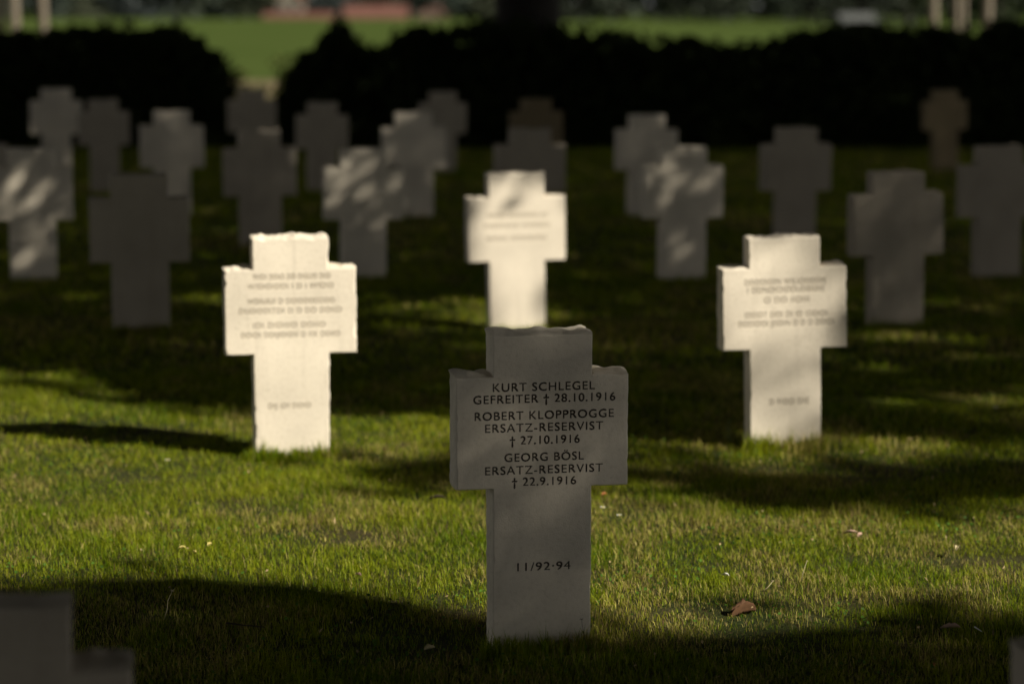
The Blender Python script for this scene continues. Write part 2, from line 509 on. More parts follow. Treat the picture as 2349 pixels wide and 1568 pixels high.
LITPOLY = [
 (1.0, [(-400, 905), (0, 908), (150, 925), (330, 945), (560, 965), (800, 950), (1000, 965), (1060, 985), (1060, 1035), (900, 1030),
        (790, 1045), (760, 1085), (860, 1115), (1000, 1118), (1130, 1120), (1300, 1120), (1445, 1105), (1480, 1125), (1700, 1170), (1950, 1200),
        (2150, 1208), (2349, 1180), (2800, 1160), (2800, 1380), (2349, 1380), (2000, 1368), (1760, 1374), (1740, 1418), (1480, 1428), (1360, 1415),
        (1130, 1430), (900, 1390), (600, 1345), (300, 1312), (0, 1297), (-400, 1290)]),
 (.75, [(1430, 990), (1500, 1018), (1700, 1020), (1900, 1005), (2349, 1015), (2800, 1020), (2800, 1045), (2200, 1045), (1900, 1055), (1600, 1062), (1470, 1065), (1430, 1080)]),
 (.55, [(860, 712), (1000, 698), (1330, 706), (1330, 735), (1100, 748), (900, 745)]),
 (.5, [(1930, 748), (2130, 755), (2150, 788), (1950, 788)]),
 (.35, [(1960, 915), (2349, 905), (2800, 905), (2800, 960), (2100, 965)]),
 (.3, [(1210, 608), (1340, 610), (1340, 636), (1210, 632)]),
 (.4, [(-400, 832), (0, 838), (150, 845), (330, 945), (-400, 910)]),
 (.2, [(380, 676), (540, 676), (540, 702), (380, 702)]),
 (.22, [(1480, 1440), (2100, 1425), (2200, 1450), (1700, 1472)]),
 (.25, [(160, 1385), (420, 1395), (440, 1460), (170, 1455)]),
 (.45, [(-400, 1285), (0, 1290), (300, 1305), (600, 1340), (900, 1385), (1130, 1425), (1130, 1445), (900, 1412), (600, 1375), (300, 1335), (0, 1318), (-400, 1310)]),
 (.14, [(-400, 1300), (0, 1310), (300, 1325), (600, 1365), (900, 1405), (1130, 1440), (1130, 1470), (900, 1450), (600, 1415), (300, 1370), (0, 1350), (-400, 1345)]),
 (.14, [(1370, 1425), (2349, 1400), (2800, 1400), (2800, 1450), (2000, 1470), (1370, 1460)]),
]
LIT = np.zeros(uu.shape)
for val, poly in LITPOLY:
    LIT = np.maximum(LIT, np.where(inpoly(WPX, WPY, poly), val, 0))
def soften(a, r):
    for ax in (0, 1):
        acc = np.zeros_like(a)
        for k in range(-r, r + 1): acc += np.roll(a, k, ax)
        a = acc / (2 * r + 1)
    return a
LIT = soften(soften(LIT, 4), 4)
haze_ = vnoise(GX * .9, GY * 1.6, 61) * .6 + vnoise(GX * 2.6, GY * 4.0, 62) * .4
LIT = np.maximum(LIT, np.clip((haze_ - .38) * .22, 0, .06) * np.clip((GY - 9.5) / 2, .1, 1))
LIT = np.where(inpoly(WPX, WPY, [(-500, 680), (200, 690), (340, 740), (330, 825), (0, 835), (-500, 835)]), 0, LIT)
LIT = np.where((GY > 31.1) & ((GX < -3.2) | (GX > -.4)), np.maximum(LIT, .3), LIT)
LIT = np.where((GY > 31.2) & (GX > -6.6) & (GX < -3.1), .7, LIT)

def face_fn(key, s, t):
    """sun on a cross front: s across (-.5 .. .5), t up (0 .. 1)"""
    if key == 'B': return np.ones_like(s)
    if key == 'C': return np.clip(np.interp(t, [0, .1, .25, .45, .62, .8], [.85, .75, .55, .6, .85, 1]) * np.interp(s, [-.5, 0, .2, .5], [1, 1, .88, .72]), .3, 1)
    if key == 'D':
        r = np.hypot((s - .04) / .21, (t - .86) / .075)
        return np.minimum(np.clip(.3 + .7 * (r - .45) / .9, .3, 1), np.where(t > .93, .8, 1.0))
    if key == 'I1':
        d = (s * 1.0 - t * 1.15) * 5.2
        return np.where(np.sin(d * 2 * math.pi / 1.9 + .6) > .0, .20, .035) * np.where(t > .8, 1.25, 1) * (t > .12)
    if key == 'I2':
        d = (s * .8 - t * 1.2)
        return np.where(d < -.96, .30, np.where((d > -.88) & (d < -.76), .18, np.where((d > -.66) & (d < -.56), .12, .03)))
    if key == 'I3': return np.where(t > .72, .11, np.where((t > .6) & (s < 0), .07, .03))
    if key == 'F': return np.where((s - t * .9 > -.28) & (s - t * .9 < -.12), .1, .0)
    flat = {'A': .066, 'E': .055, 'K1': .036, 'K2': .018, 'K3': .018, 'M4': .012, 'M1': .010, 'J3': .008, 'G': .022, 'H': .02, 'J1': .006}
    if key in flat: return flat[key] + 0 * s
    return 0 * s
FINE = np.zeros(uu.shape, bool)   # cells filled with small added leaves: soft, even half shade
LOW = np.zeros(uu.shape, bool)   # cells whose added leaves hang lower, to sharpen the shade
for key, f in FACES.items():
    n = int(f['top'] / .012); m = int(f['W'] / .012)
    s, t = np.meshgrid(np.linspace(-.5, .5, m), np.linspace(0, 1, n))
    x = s * f['W']; z = t * f['top']
    ok = (np.abs(x) < f['hw'] / 2) | ((z > f['az'][0]) & (z < f['az'][1]))
    wxp = f['X'] + x * math.cos(f['yaw']); wyp = f['Y'] + x * math.sin(f['yaw'])
    u = wxp * UAX[0] + wyp * UAX[1]; v = wxp * VAX[0] + wyp * VAX[1] + z * VAX[2]
    iu = np.clip(((u - U0) / CELL).astype(int), 0, nu - 1); iv = np.clip(((v - V0) / CELL).astype(int), 0, nv - 1)
    LIT[iu[ok], iv[ok]] = face_fn(key, s, t)[ok]
    LOW[iu[ok], iv[ok]] = key in ('D', 'I1', 'I2', 'I3', 'F')
    FINE[iu[ok], iv[ok]] = True
    if key in 'AE':   # a margin of added leaves keeps stray sun off these stones
        for du in (-3, -2, -1, 0, 1, 2, 3):
            for dv in (-3, 0, 3):
                LIT[np.clip(iu[ok] + du, 0, nu - 1), np.clip(iv[ok] + dv, 0, nv - 1)] = .055
                FINE[np.clip(iu[ok] + du, 0, nu - 1), np.clip(iv[ok] + dv, 0, nv - 1)] = True
FINE &= (LIT > .004) & (LIT < .97)
# a leaf is about 7 cm in radius: widen the fully open places so that no leaf reaches in
full = LIT >= .7
wide = LIT.copy()
k = 1
for du in range(-k, k + 1):
    for dv in range(-k, k + 1):
        sh = np.roll(np.roll(np.where(full, LIT, 0), du, 0), dv, 1)
        wide = np.maximum(wide, sh)
LITW = np.where(FINE, LIT, wide)

def lit_at(P):
    u = P @ UAX; v = P @ VAX
    iu = ((u - U0) / CELL).astype(int); iv = ((v - V0) / CELL).astype(int)
    ok = (iu >= 0) & (iu < nu) & (iv >= 0) & (iv < nv)
    out = np.zeros(len(P))
    out[ok] = LITW[iu[ok], iv[ok]]
    return out

# ------------------------------------------------------------------ unseen shade trees right of the view, crowns shaped to the wanted sun patches
LEAF_SHADE = mat_leaf('shade_tree_leaf', (.045, .06, .018), .12)
TRUNKS = [(13.0, -7, 'nearest'), (15.0, 1.5, 'second'), (15.0, 10.0, 'third'), (14.0, 18.5, 'farthest')]
NLEAF = 215000
A_uv = inside.sum() * CELL * CELL
iu, iv = np.nonzero(inside)
pick = (np.arange(NLEAF) * (len(iu) / NLEAF) + RNG.random(NLEAF)).astype(int) % len(iu)
u = U0 + (iu[pick] + RNG.random(NLEAF)) * CELL
v = V0 + (iv[pick] + RNG.random(NLEAF)) * CELL
lit = LITW[iu[pick], iv[pick]]
# optical depth follows the light wanted: coverage = 1 - lit
dens = np.clip(-np.log(np.clip(lit, .004, 1.0)) / -math.log(.004), 0, 1)
keep = (RNG.random(NLEAF) < dens) & ~FINE[iu[pick], iv[pick]]
u, v = u[keep], v[keep]
h = RNG.uniform(6.8, 11.5, len(u)) - 1.2 * vnoise(u * .6, v * .6, 9)
lowc = LOW[iu[pick], iv[pick]][keep]
h = np.where(lowc, RNG.uniform(4.6, 6.2, len(u)), h)
P0 = u[:, None] * UAX + v[:, None] * VAX
P = P0 + S * ((h - P0[:, 2]) / S[2])[:, None]
# small leaves added for the soft partial sun on the crosses
fu, fv = np.nonzero(FINE)
want = -np.log(np.clip(LIT[fu, fv], .004, 1)) / .00168 * CELL * CELL
cnt = np.floor(want + RNG.random(len(want))).astype(int)
fu, fv = np.repeat(fu, cnt), np.repeat(fv, cnt)
us, vs = U0 + (fu + RNG.random(len(fu))) * CELL, V0 + (fv + RNG.random(len(fv))) * CELL
hs_ = np.where(LOW[fu, fv], RNG.uniform(4.6, 6.2, len(fu)), RNG.uniform(9.5, 12.0, len(fu)))
P0 = us[:, None] * UAX + vs[:, None] * VAX
PS = P0 + S * ((hs_ - P0[:, 2]) / S[2])[:, None]
print('fine leaves', len(PS))
nov = 120000  # extra overhead leaves, added to keep sky light off the shaded stones
over = np.stack([RNG.uniform(-5, 8, nov), RNG.uniform(-6, 30, nov), RNG.uniform(8.0, 11.5, nov)], 1)
over = over[(lit_at(over) < .004) & (lit_at(over + UAX * .12) < .1) & (lit_at(over - UAX * .12) < .1) & (lit_at(over + VAX * .12) < .1) & (lit_at(over - VAX * .12) < .1)]
print('over', len(over))
P = np.concatenate([P, over])
tp = np.array([(a, b) for a, b, _ in TRUNKS])
owner = np.argmin(((P[:, None, :2] - tp[None]) ** 2).sum(2) + RNG.normal(0, 1.2, (len(P), len(TRUNKS))), axis=1)
for k, (tx, ty, nm) in enumerate(TRUNKS):
    root = empty('shade_tree', (tx, ty, 0))
    tag(root, {'nearest': 'tall unseen shade tree beside the front rows, outside the right edge, nearest the camera',
               'second': 'tall unseen shade tree outside the right edge, level with the front cross',
               'third': 'tall unseen shade tree outside the right edge, level with the sunlit middle cross',
               'farthest': 'tall unseen shade tree outside the right edge, nearest the hedge'}[nm], 'tree', 'unseen shade trees beside the graves')
    bm = bmesh.new()
    tube_bm(bm, [(0, 0, -.3), (0, 0, .3), (.05, .03, 2), (-.04, .05, 4.6), (.02, 0, 6.6)], [.42, .33, .27, .25, .2], 12, .05)
    tr = link('trunk', bm_mesh('trunk', bm, True), BARK, root)
    Q = P[owner == k] - np.array([tx, ty, 0])
    link('crown', leaf_mesh('crown', Q, .19, .13, face=S), LEAF_SHADE, root)
    own2 = np.argmin(((PS[:, None, :2] - tp[None]) ** 2).sum(2), axis=1)
    link('half_shade_leaves', leaf_mesh('half_shade_leaves', PS[own2 == k] - np.array([tx, ty, 0]), .075, .05, face=S), LEAF_SHADE, root)
    bm = bmesh.new(); nl = 0
    for tries in range(160):
        if nl >= 12: break
        e = Q[RNG.integers(0, len(Q))]
        if np.linalg.norm(e[:2]) < 1.2: continue
        st = np.array([0, 0, RNG.uniform(5.0, 6.4)])
        mid = (st + e) / 2 + np.array([0, 0, .7])
        ts = np.linspace(0, 1, 24)[:, None]
        cur = (1 - ts) ** 2 * st + 2 * ts * (1 - ts) * mid + ts ** 2 * e
        if (lit_at(cur + np.array([tx, ty, 0])) > .25).any(): continue
        tube_bm(bm, [tuple(p) for p in cur[::4]] + [tuple(cur[-1])], [.11 * (1 - .13 * i) for i in range(7)], 6)
        nl += 1
    if nl: link('limbs', bm_mesh('limbs', bm, True), BARK, root)
    else: bm.free()

# ------------------------------------------------------------------ ground
def mat_lawn():
    m, nt, b, out = new_mat('lawn_soil')
    geo = N(nt, 'ShaderNodeNewGeometry')
    n1 = N(nt, 'ShaderNodeTexNoise'); n1.inputs['Scale'].default_value = 2.3; n1.inputs['Detail'].default_value = 8
    n2 = N(nt, 'ShaderNodeTexNoise'); n2.inputs['Scale'].default_value = 90; n2.inputs['Detail'].default_value = 5
    for n in (n1, n2): nt.links.new(geo.outputs['Position'], n.inputs['Vector'])
    r1 = ramp(nt, [(.35, (.03, .042, .010)), (.6, (.05, .048, .017)), (.75, (.075, .055, .03))])
    nt.links.new(n1.outputs['Fac'], r1.inputs['Fac'])
    r2 = ramp(nt, [(.3, (.5, .5, .5)), (.7, (1.3, 1.3, 1.3))])
    nt.links.new(n2.outputs['Fac'], r2.inputs['Fac'])
    mm = N(nt, 'ShaderNodeMix', data_type='RGBA', blend_type='MULTIPLY'); mm.inputs[0].default_value = 1
    nt.links.new(r1.outputs['Color'], mm.inputs[6]); nt.links.new(r2.outputs['Color'], mm.inputs[7])
    nt.links.new(mm.outputs[2], b.inputs['Base Color'])
    b.inputs['Roughness'].default_value = 1; b.inputs['Specular IOR Level'].default_value = .1
    bp = N(nt, 'ShaderNodeBump'); bp.inputs['Strength'].default_value = .8; bp.inputs['Distance'].default_value = .01
    nt.links.new(n2.outputs['Fac'], bp.inputs['Height']); nt.links.new(bp.outputs['Normal'], b.inputs['Normal'])
    return m

def sheet(name, xs, ys, zf, mat):
    xs, ys = np.array(xs, float), np.array(ys, float)
    X, Y = np.meshgrid(xs, ys)
    Z = zf(X, Y)
    V = np.stack([X, Y, Z], -1).reshape(-1, 3)
    nx, ny = len(xs), len(ys)
    i = (np.arange(ny - 1)[:, None] * nx + np.arange(nx - 1)[None]).ravel()
    q = np.stack([i, i + 1, i + 1 + nx, i + nx], 1).ravel()
    me = fast_mesh(name, V, q, np.arange(len(i)) * 4, None)
    o = link(name, me, mat)
    tag(o, kind='structure')
    return o

sheet('lawn', np.linspace(-70, 70, 15), np.linspace(-70, 29.0, 12), lambda x, y: 0 * x, mat_lawn())
def zfield(x, y):
    z = np.interp(y, [29, 60, 400, 470, 520, 900, 2500], [0, -.15, -1.35, -3.6, -4.6, -5, -5])
    return z
sheet('field', np.linspace(-1200, 1200, 49), [29.0, 34, 40, 50, 60, 80, 100, 140, 180, 220, 260, 300, 340, 380, 400, 430, 470, 520, 600, 900, 2500], zfield,
      mat_simple('field_crop', (.046, .070, .017), (.066, .090, .025), .18, 1.0, detail=9, distort=.6))
sheet('dirt_path', np.linspace(-14, 8, 23), [37, 39, 42, 46, 52, 58], lambda x, y: zfield(x, y) + .012,
      mat_simple('path_earth', (.05, .055, .02), (.24, .18, .12), .55, 1.0))

# ------------------------------------------------------------------ grass
def grass_points(y0, y1, dens, margin):
    """points on the lawn between two distances, a little beyond the view on both sides"""
    hw1 = .222 * y1 + margin
    n = int((y1 - y0) * 2 * hw1 * dens)
    y = RNG.uniform(y0, y1, n); x = RNG.uniform(-hw1, hw1, n)
    ok = np.abs(x) < .222 * y + margin
    return x[ok], y[ok]

def blades(x, y, hgt, wid, lean, tint, seg2=True):
    n = len(x)
    az = RNG.uniform(0, 2 * math.pi, n)
    tw = az + math.pi / 2 + RNG.normal(0, .5, n)
    sx, sy = np.cos(tw) * wid * .5, np.sin(tw) * wid * .5
    dx, dy = np.cos(az) * lean * hgt, np.sin(az) * lean * hgt
    z0 = np.full(n, -.004)
    m = .52
    V = np.empty((n, 5, 3))
    V[:, 0] = np.stack([x - sx, y - sy, z0], 1); V[:, 1] = np.stack([x + sx, y + sy, z0], 1)
    mx, my, mz = x + dx * .33, y + dy * .33, hgt * np.sqrt(np.clip(1 - (lean * .33) ** 2, .1, 1)) * m
    V[:, 2] = np.stack([mx + sx * .85, my + sy * .85, mz], 1); V[:, 3] = np.stack([mx - sx * .85, my - sy * .85, mz], 1)
    V[:, 4] = np.stack([x + dx, y + dy, hgt * np.sqrt(np.clip(1 - .7 * lean ** 2, .12, 1))], 1)
    return V, np.repeat(tint, 5, axis=0)

def lawn_tint(x, y, n):
    mid = vnoise(x * 3.1, y * 2.2, 22) * .55 + vnoise(x * 8.7, y * 6.3, 23) * .45
    fine = RNG.random(n)
    g1 = np.array([.095, .160, .006]); g2 = np.array([.31, .325, .020]); dry = np.array([.46, .39, .12]); brown = np.array([.17, .11, .06])
    t = np.clip(fine * .85 + (mid - .5) * .8, 0, 1)[:, None]
    c = g1 * (1 - t) + g2 * t
    patch = vnoise(x * 1.9 + 5, y * 1.5, 31) * .5 + vnoise(x * 5.1, y * 4.1, 32) * .5
    dryp = np.clip((patch - .52) * 2.6, 0, .45) + .06
    d = RNG.random(n) < dryp
    c[d] = (dry * RNG.uniform(.5, 1.15, (d.sum(), 1)))
    br = RNG.random(n) < dryp * .2
    c[br] = brown * RNG.uniform(.6, 1.3, (br.sum(), 1))
    c *= RNG.uniform(.72, 1.22, (n, 1))
    return np.concatenate([c, np.ones((n, 1))], 1)

WORN = [(ground(px, py), r) for px, py, r in ((300, 1095, .20), (560, 1172, .22), (120, 985, .34), (330, 1000, .24), (1690, 1405, .20), (1800, 1440, .30), (2290, 1290, .2), (1180, 1400, .2), (760, 1230, .18), (1580, 1300, .16), (950, 1480, .3), (2000, 1085, .3))]
def worn(x, y):
    w = np.zeros(len(x))
    for g_, r in WORN:
        q = np.hypot((x - g_.x) / 1.3, y - g_.y) / r + (vnoise(x * 14, y * 14, 91) - .5) * 1.1
        w = np.maximum(w, np.clip(1.25 - q, 0, 1))
    return w
Vs, Ts = [], []
bands = [(4.4, 7.0, 21000, .0018, .028, .9), (7.0, 9.0, 19000, .0020, .029, 1.0), (9.0, 11.5, 9500, .0028, .031, 1.2), (11.5, 16, 2600, .0055, .037, 1.6), (16, 29, 1000, .009, .042, 2.4)]
for y0, y1, dn, wd, ht, mg in bands:
    x, y = grass_points(y0, y1, dn, mg)
    n0 = vnoise(x * 3.3, y * 3.3, 41); n1 = vnoise(x * 11, y * 11, 42)
    wo = worn(x, y)
    keepg = RNG.random(len(x)) < (.5 + .6 * n1) * (1 - .62 * wo)
    wo = wo[keepg]
    x, y, n0, n1 = x[keepg], y[keepg], n0[keepg], n1[keepg]
    n = len(x)
    hgt = ht * (.45 + .65 * n0 + .35 * n1) * RNG.uniform(.6, 1.25, n) * (1 - .4 * wo)
    tall = RNG.random(n) < .03
    hgt[tall] *= RNG.uniform(1.3, 1.9, tall.sum())
    lean = np.clip(RNG.normal(.62, .32, n), .05, 1.1)
    V, T = blades(x, y, hgt, wd * RNG.uniform(.6, 1.3, n), lean, lawn_tint(x, y, n))
    Vs.append(V.reshape(-1, 3)); Ts.append(T)
# longer fringe left by the mower at the foot of each cross
for key, f in FACES.items():
    if f['Y'] > 15: continue
    n = 1300 if f['Y'] < 11 else 450
    s = RNG.uniform(-.62, .62, n) * f['hw']
    off = -np.abs(RNG.normal(0, .035, n)) - .004
    side = RNG.random(n) < .3
    x = f['X'] + s * math.cos(f['yaw']) - off * math.sin(f['yaw']) * -1
    y = f['Y'] + s * math.sin(f['yaw']) + off
    hgt = RNG.uniform(.02, .055, n) * np.where(RNG.random(n) < .2, 1.5, 1) * (.6 + .7 * vnoise(s * 60, s * 0, 77)) * (1 if key != 'C' else 1.3)
    V, T = blades(x, y, hgt, np.full(n, .0024 if f['Y'] < 8 else .0032), np.clip(RNG.normal(.35, .2, n), .02, .9), lawn_tint(x, y, n))
    Vs.append(V.reshape(-1, 3)); Ts.append(T)
V = np.concatenate(Vs); T = np.concatenate(Ts)
nb = len(V) // 5
base = np.arange(nb)[:, None] * 5
loops = np.concatenate([base + np.array([[0, 1, 2, 3]]), base + np.array([[3, 2, 4]])], 1).ravel()
starts = (np.arange(nb)[:, None] * 7 + np.array([[0, 4]])).ravel()
grass = link('grass', fast_mesh('grass', V, loops, starts, None, T), mat_leaf('grass_blade', (.1, .14, .03), .38, tinted=True))
tag(grass, 'short mown grass with dry patches growing over the cemetery lawn', 'grass', kind='stuff')
print('blades', nb, 'leaves', len(u))

# clover and small broad leaves low in the turf, and scraps of dead leaf
nc = 16000
x = RNG.uniform(-3.2, 3.2, nc); y = RNG.uniform(5, 12, nc)
ok = (np.abs(x) < .222 * y + .9) & (RNG.random(nc) < np.clip((vnoise(x * 2.3, y * 1.9, 81) - .45) * 4, 0, 1))
pos = np.stack([x[ok], y[ok], RNG.uniform(.012, .03, ok.sum())], 1)
clover = link('clover', leaf_mesh('clover', pos, .012, .010, flat=1.2), mat_leaf('clover_leaf', (.075, .15, .02), .3, vary=.35))
tag(clover, 'low clover and small broad leaves growing through the turf', 'clover', kind='stuff')
nl_ = 420
x = RNG.uniform(-3, 3, nl_); y = RNG.uniform(5.3, 12, nl_); ok = np.abs(x) < .222 * y + .8
pos = np.stack([x[ok], y[ok], RNG.uniform(.018, .036, ok.sum())], 1)
lit_ = link('leaf_litter', leaf_mesh('leaf_litter', pos, RNG.uniform(.008, .024, len(pos)), .007, flat=.6), mat_leaf('litter_scrap', (.36, .27, .14), .2, vary=.6))
tag(lit_, 'tiny scraps of dead leaf and straw strewn over the grass', 'leaf litter', kind='stuff')

# ------------------------------------------------------------------ litter on the lawn
def mat_flat(name, c, rough=.8):
    return mat_simple(name, tuple(x * .8 for x in c), tuple(min(1, x * 1.15) for x in c), 60, rough)
M_BROWN = mat_flat('dead_leaf_brown', (.12, .060, .028)); M_TAN = mat_flat('dead_leaf_tan', (.45, .30, .19)); M_PINK = mat_flat('dead_leaf_pink', (.5, .33, .25))
M_WHITE = mat_flat('petal_white', (.78, .76, .68)); M_YEL = mat_flat('leaf_yellow', (.6, .5, .16)); M_STRAW = mat_flat('straw', (.50, .42, .24)); M_DARK = mat_flat('twig_dark', (.05, .035, .025))
M_ORANGE = mat_flat('leaf_orange', (.5, .2, .07))

def curled_leaf(px, py, wpx, mat, name, label, cat, curl=.5, rot=0, lift=.018, aspect=.45):
    g = ground(px, py); L = wpx / FPX * g.y
    bm = bmesh.new(); nx, ny = 12, 6
    grid = []
    rn = random.Random(int(px * 7 + py))
    for i in range(nx + 1):
        s = i / nx; row = []
        w = L * aspect * (math.sin(math.pi * min(1, s * .96 + .02)) ** .7) * (1 + .12 * rn.uniform(-1, 1))
        for j in range(ny + 1):
            t = j / ny - .5
            z = lift + abs(t) * w * curl * 1.7 + math.sin(s * 3) * L * .06 + L * .12 * (s ** 3) * curl + rn.uniform(-1, 1) * .0012
            row.append(bm.verts.new(((s - .5) * L, t * w * (1 - .3 * curl), z)))
        grid.append(row)
    for i in range(nx):
        for j in range(ny):
            bm.faces.new((grid[i][j], grid[i + 1][j], grid[i + 1][j + 1], grid[i][j + 1]))
    geom = bmesh.ops.extrude_face_region(bm, geom=list(bm.faces))
    bmesh.ops.translate(bm, vec=(0, 0, -.0012), verts=[e for e in geom['geom'] if isinstance(e, bmesh.types.BMVert)])
    o = link(name, bm_mesh(name, bm, True), mat)
    o.location = g; o.rotation_euler = (0, 0, rot)
    return tag(o, label, cat)

def stalk(pts, r, mat, name, label, cat, loc, head=0):
    bm = bmesh.new()
    tube_bm(bm, pts, [r * (1 - .6 * i / (len(pts) - 1)) for i in range(len(pts))], 6)
    if head:
        p = Vector(pts[-1])
        for k in range(7):
            an = k * 2.4
            q = p + Vector((math.cos(an) * head, math.sin(an) * head * .6, -head * .2 * k + head))
            tube_bm(bm, [tuple(p), tuple(q)], [r * .7, r * .2], 4)
    o = link(name, bm_mesh(name, bm, True), mat); o.location = loc
    return tag(o, label, cat)

curled_leaf(1704, 1410, 72, M_BROWN, 'bark_curl', 'curled brown piece of bark lying in a dip right of the front cross', 'bark', 1.25, .45, -.004, .42)
curled_leaf(1950, 1243, 34, M_PINK, 'dead_leaf', 'narrow pinkish dead leaf on the sunlit grass, left half of a pair at right', 'leaf', .8, -.3, .03, .25)
curled_leaf(1972, 1249, 22, M_PINK, 'dead_leaf', 'short pinkish dead leaf standing at the right end of the narrow pinkish leaf', 'leaf', .9, 1.0, .03, .4)
curled_leaf(2180, 1456, 46, M_PINK, 'dead_leaf', 'reddish dead leaf on dim grass at lower right, left of a pale stick', 'leaf', .8, -.25, .02, .3)
curled_leaf(822, 1340, 22, M_PINK, 'dead_leaf', 'small pink dead leaf at the shadow edge left of the front cross', 'leaf', .7, -.9, .03, .4)
curled_leaf(1386, 1156, 14, M_ORANGE, 'dead_leaf', 'orange dead leaf beside the right edge of the front cross', 'leaf', .6, .4, .035, .6)
curled_leaf(2143, 1558, 14, M_ORANGE, 'dead_leaf', 'orange leaf tip at the bottom edge in deep shade', 'leaf', .6, 1.2, .04, .6)
curled_leaf(418, 1281, 18, M_YEL, 'yellow_leaf', 'yellow leaf on sunlit grass, leftmost of a cluster of three yellow leaves', 'leaf', .6, .3, .035, .5)
curled_leaf(446, 1290, 13, M_YEL, 'yellow_leaf', 'smallest yellow leaf, between the two larger yellow leaves on sunlit grass', 'leaf', .6, -.6, .035, .5)
curled_leaf(481, 1277, 17, M_YEL, 'yellow_leaf', 'yellow leaf standing upright right of the smallest yellow leaf', 'leaf', .9, 1.1, .04, .45)
curled_leaf(1003, 1156, 40, M_DARK, 'dead_leaf', 'dark dead leaf lying on sunlit grass left of the arm of the front cross', 'leaf', .5, .1, .02, .35)
curled_leaf(1663, 1352, 22, M_WHITE, 'seed_husk', 'white seed husk on sunlit grass above the curled bark', 'husk', .8, -.7, .045, .3)
curled_leaf(985, 1512, 28, M_STRAW, 'dead_leaf', 'dim straw coloured leaf in deep shade left of the foot of the front cross', 'leaf', .7, .5, .03, .5)
curled_leaf(2195, 1280, 26, M_STRAW, 'dead_leaf', 'straw coloured torn leaf in sunlit grass at far right', 'leaf', .8, 1.2, .03, .45)
def daisy(px, py, label):
    g = ground(px, py)
    root = empty('daisy', g)
    tag(root, label, 'flower', 'white daisies in the grass')
    bm = bmesh.new(); tube_bm(bm, [(0, 0, -.01), (.002, 0, .02), (0, 0, .040)], [.0009] * 3, 5)
    link('stem', bm_mesh('stem', bm), mat_flat('stem_green', (.08, .14, .03)), root)
    bm = bmesh.new()
    for k in range(11):
        a = k * 2 * math.pi / 11
        c, s = math.cos(a), math.sin(a)
        vs = [bm.verts.new((c * r - s * w, s * r + c * w, .041 + z)) for r, w, z in ((.002, -.0012, 0), (.009, -.0022, .002), (.009, .0022, .002), (.002, .0012, 0))]
        bm.faces.new(vs)
    link('petals', bm_mesh('petals', bm), M_WHITE, root)
    bm = bmesh.new(); tube_bm(bm, [(0, 0, .040), (0, 0, .0445)], [.0032, .002], 8)
    link('flower_centre', bm_mesh('flower_centre', bm), M_YEL, root)
daisy(385, 1079, 'white daisy on sunlit grass below left of the brightest cross')
daisy(1383, 1190, 'white daisy beside the stem of the front cross, nearer of a close pair')
daisy(1420, 1208, 'white daisy right of its neighbour beside the front cross')
daisy(2283, 955, 'small white daisy on the far right lawn behind the leaning cross')
stalk([(0, 0, 0), (.01, 0, .03), (.012, 0, .055), (.026, 0, .085)], .0019, M_STRAW, 'dry_stalk', 'pale dry stalk standing in the shaded grass near the lower left cross', 'stalk', ground(376, 1420), .008)
stalk([(0, 0, .02), (.02, 0, .034), (.036, .005, .052)], .0016, M_STRAW, 'dry_stalk', 'white tipped dry stalk right of the white seed husk', 'stalk', ground(1745, 1372), .004)
stalk([(0, 0, .02), (.006, 0, .05), (.016, 0, .08)], .0016, M_STRAW, 'dry_stalk', 'thin bent dry stalk in sunlit grass right of the white tipped stalk', 'stalk', ground(1838, 1345), .003)
stalk([(-.05, 0, .035), (0, 0, .028), (.06, .01, .02)], .003, M_DARK, 'twig', 'dark twig lying in the shade at lower left', 'twig', ground(560, 1455))
stalk([(-.011, .0, .035), (.011, -.006, .022)], .0022, M_WHITE, 'twig', 'short pale stick on dim grass right of the reddish leaf', 'twig', ground(2243, 1464))
stalk([(.0, 0, 0), (-.01, -.01, .05), (-.018, -.012, .10)], .0012, M_DARK, 'dry_stalk', 'thin dark stem leaning on the right foot of the front cross', 'stalk', Vector((FACES['A']['X'] + .125, FACES['A']['Y'] - .035, 0)), .006)
for px, lb in ((1672, 'taller sunlit weed sprig left of the foot of the leaning cross'), (1722, 'shorter weed sprig touching the left foot of the leaning cross')):
    g = ground(px, 1020); root = empty('weed', g); tag(root, lb, 'weed', 'weed sprigs by the leaning cross')
    hh = .10 if px == 1672 else .06
    bm = bmesh.new(); tube_bm(bm, [(0, 0, 0), (.004, 0, hh * .5), (.002, 0, hh)], [.0016, .0013, .0006], 5)
    link('stem', bm_mesh('stem', bm), mat_flat('weed_stem', (.12, .16, .05)), root)
    zz = RNG.uniform(.15, 1.0, 34) * hh
    pos = np.stack([RNG.normal(0, .011, 34) * (1.1 - zz / hh), RNG.normal(0, .01, 34), zz], 1)
    link('leaves', leaf_mesh('leaves', pos, .018, .007), mat_leaf('weed_leaf', (.22, .26, .10), .35), root)

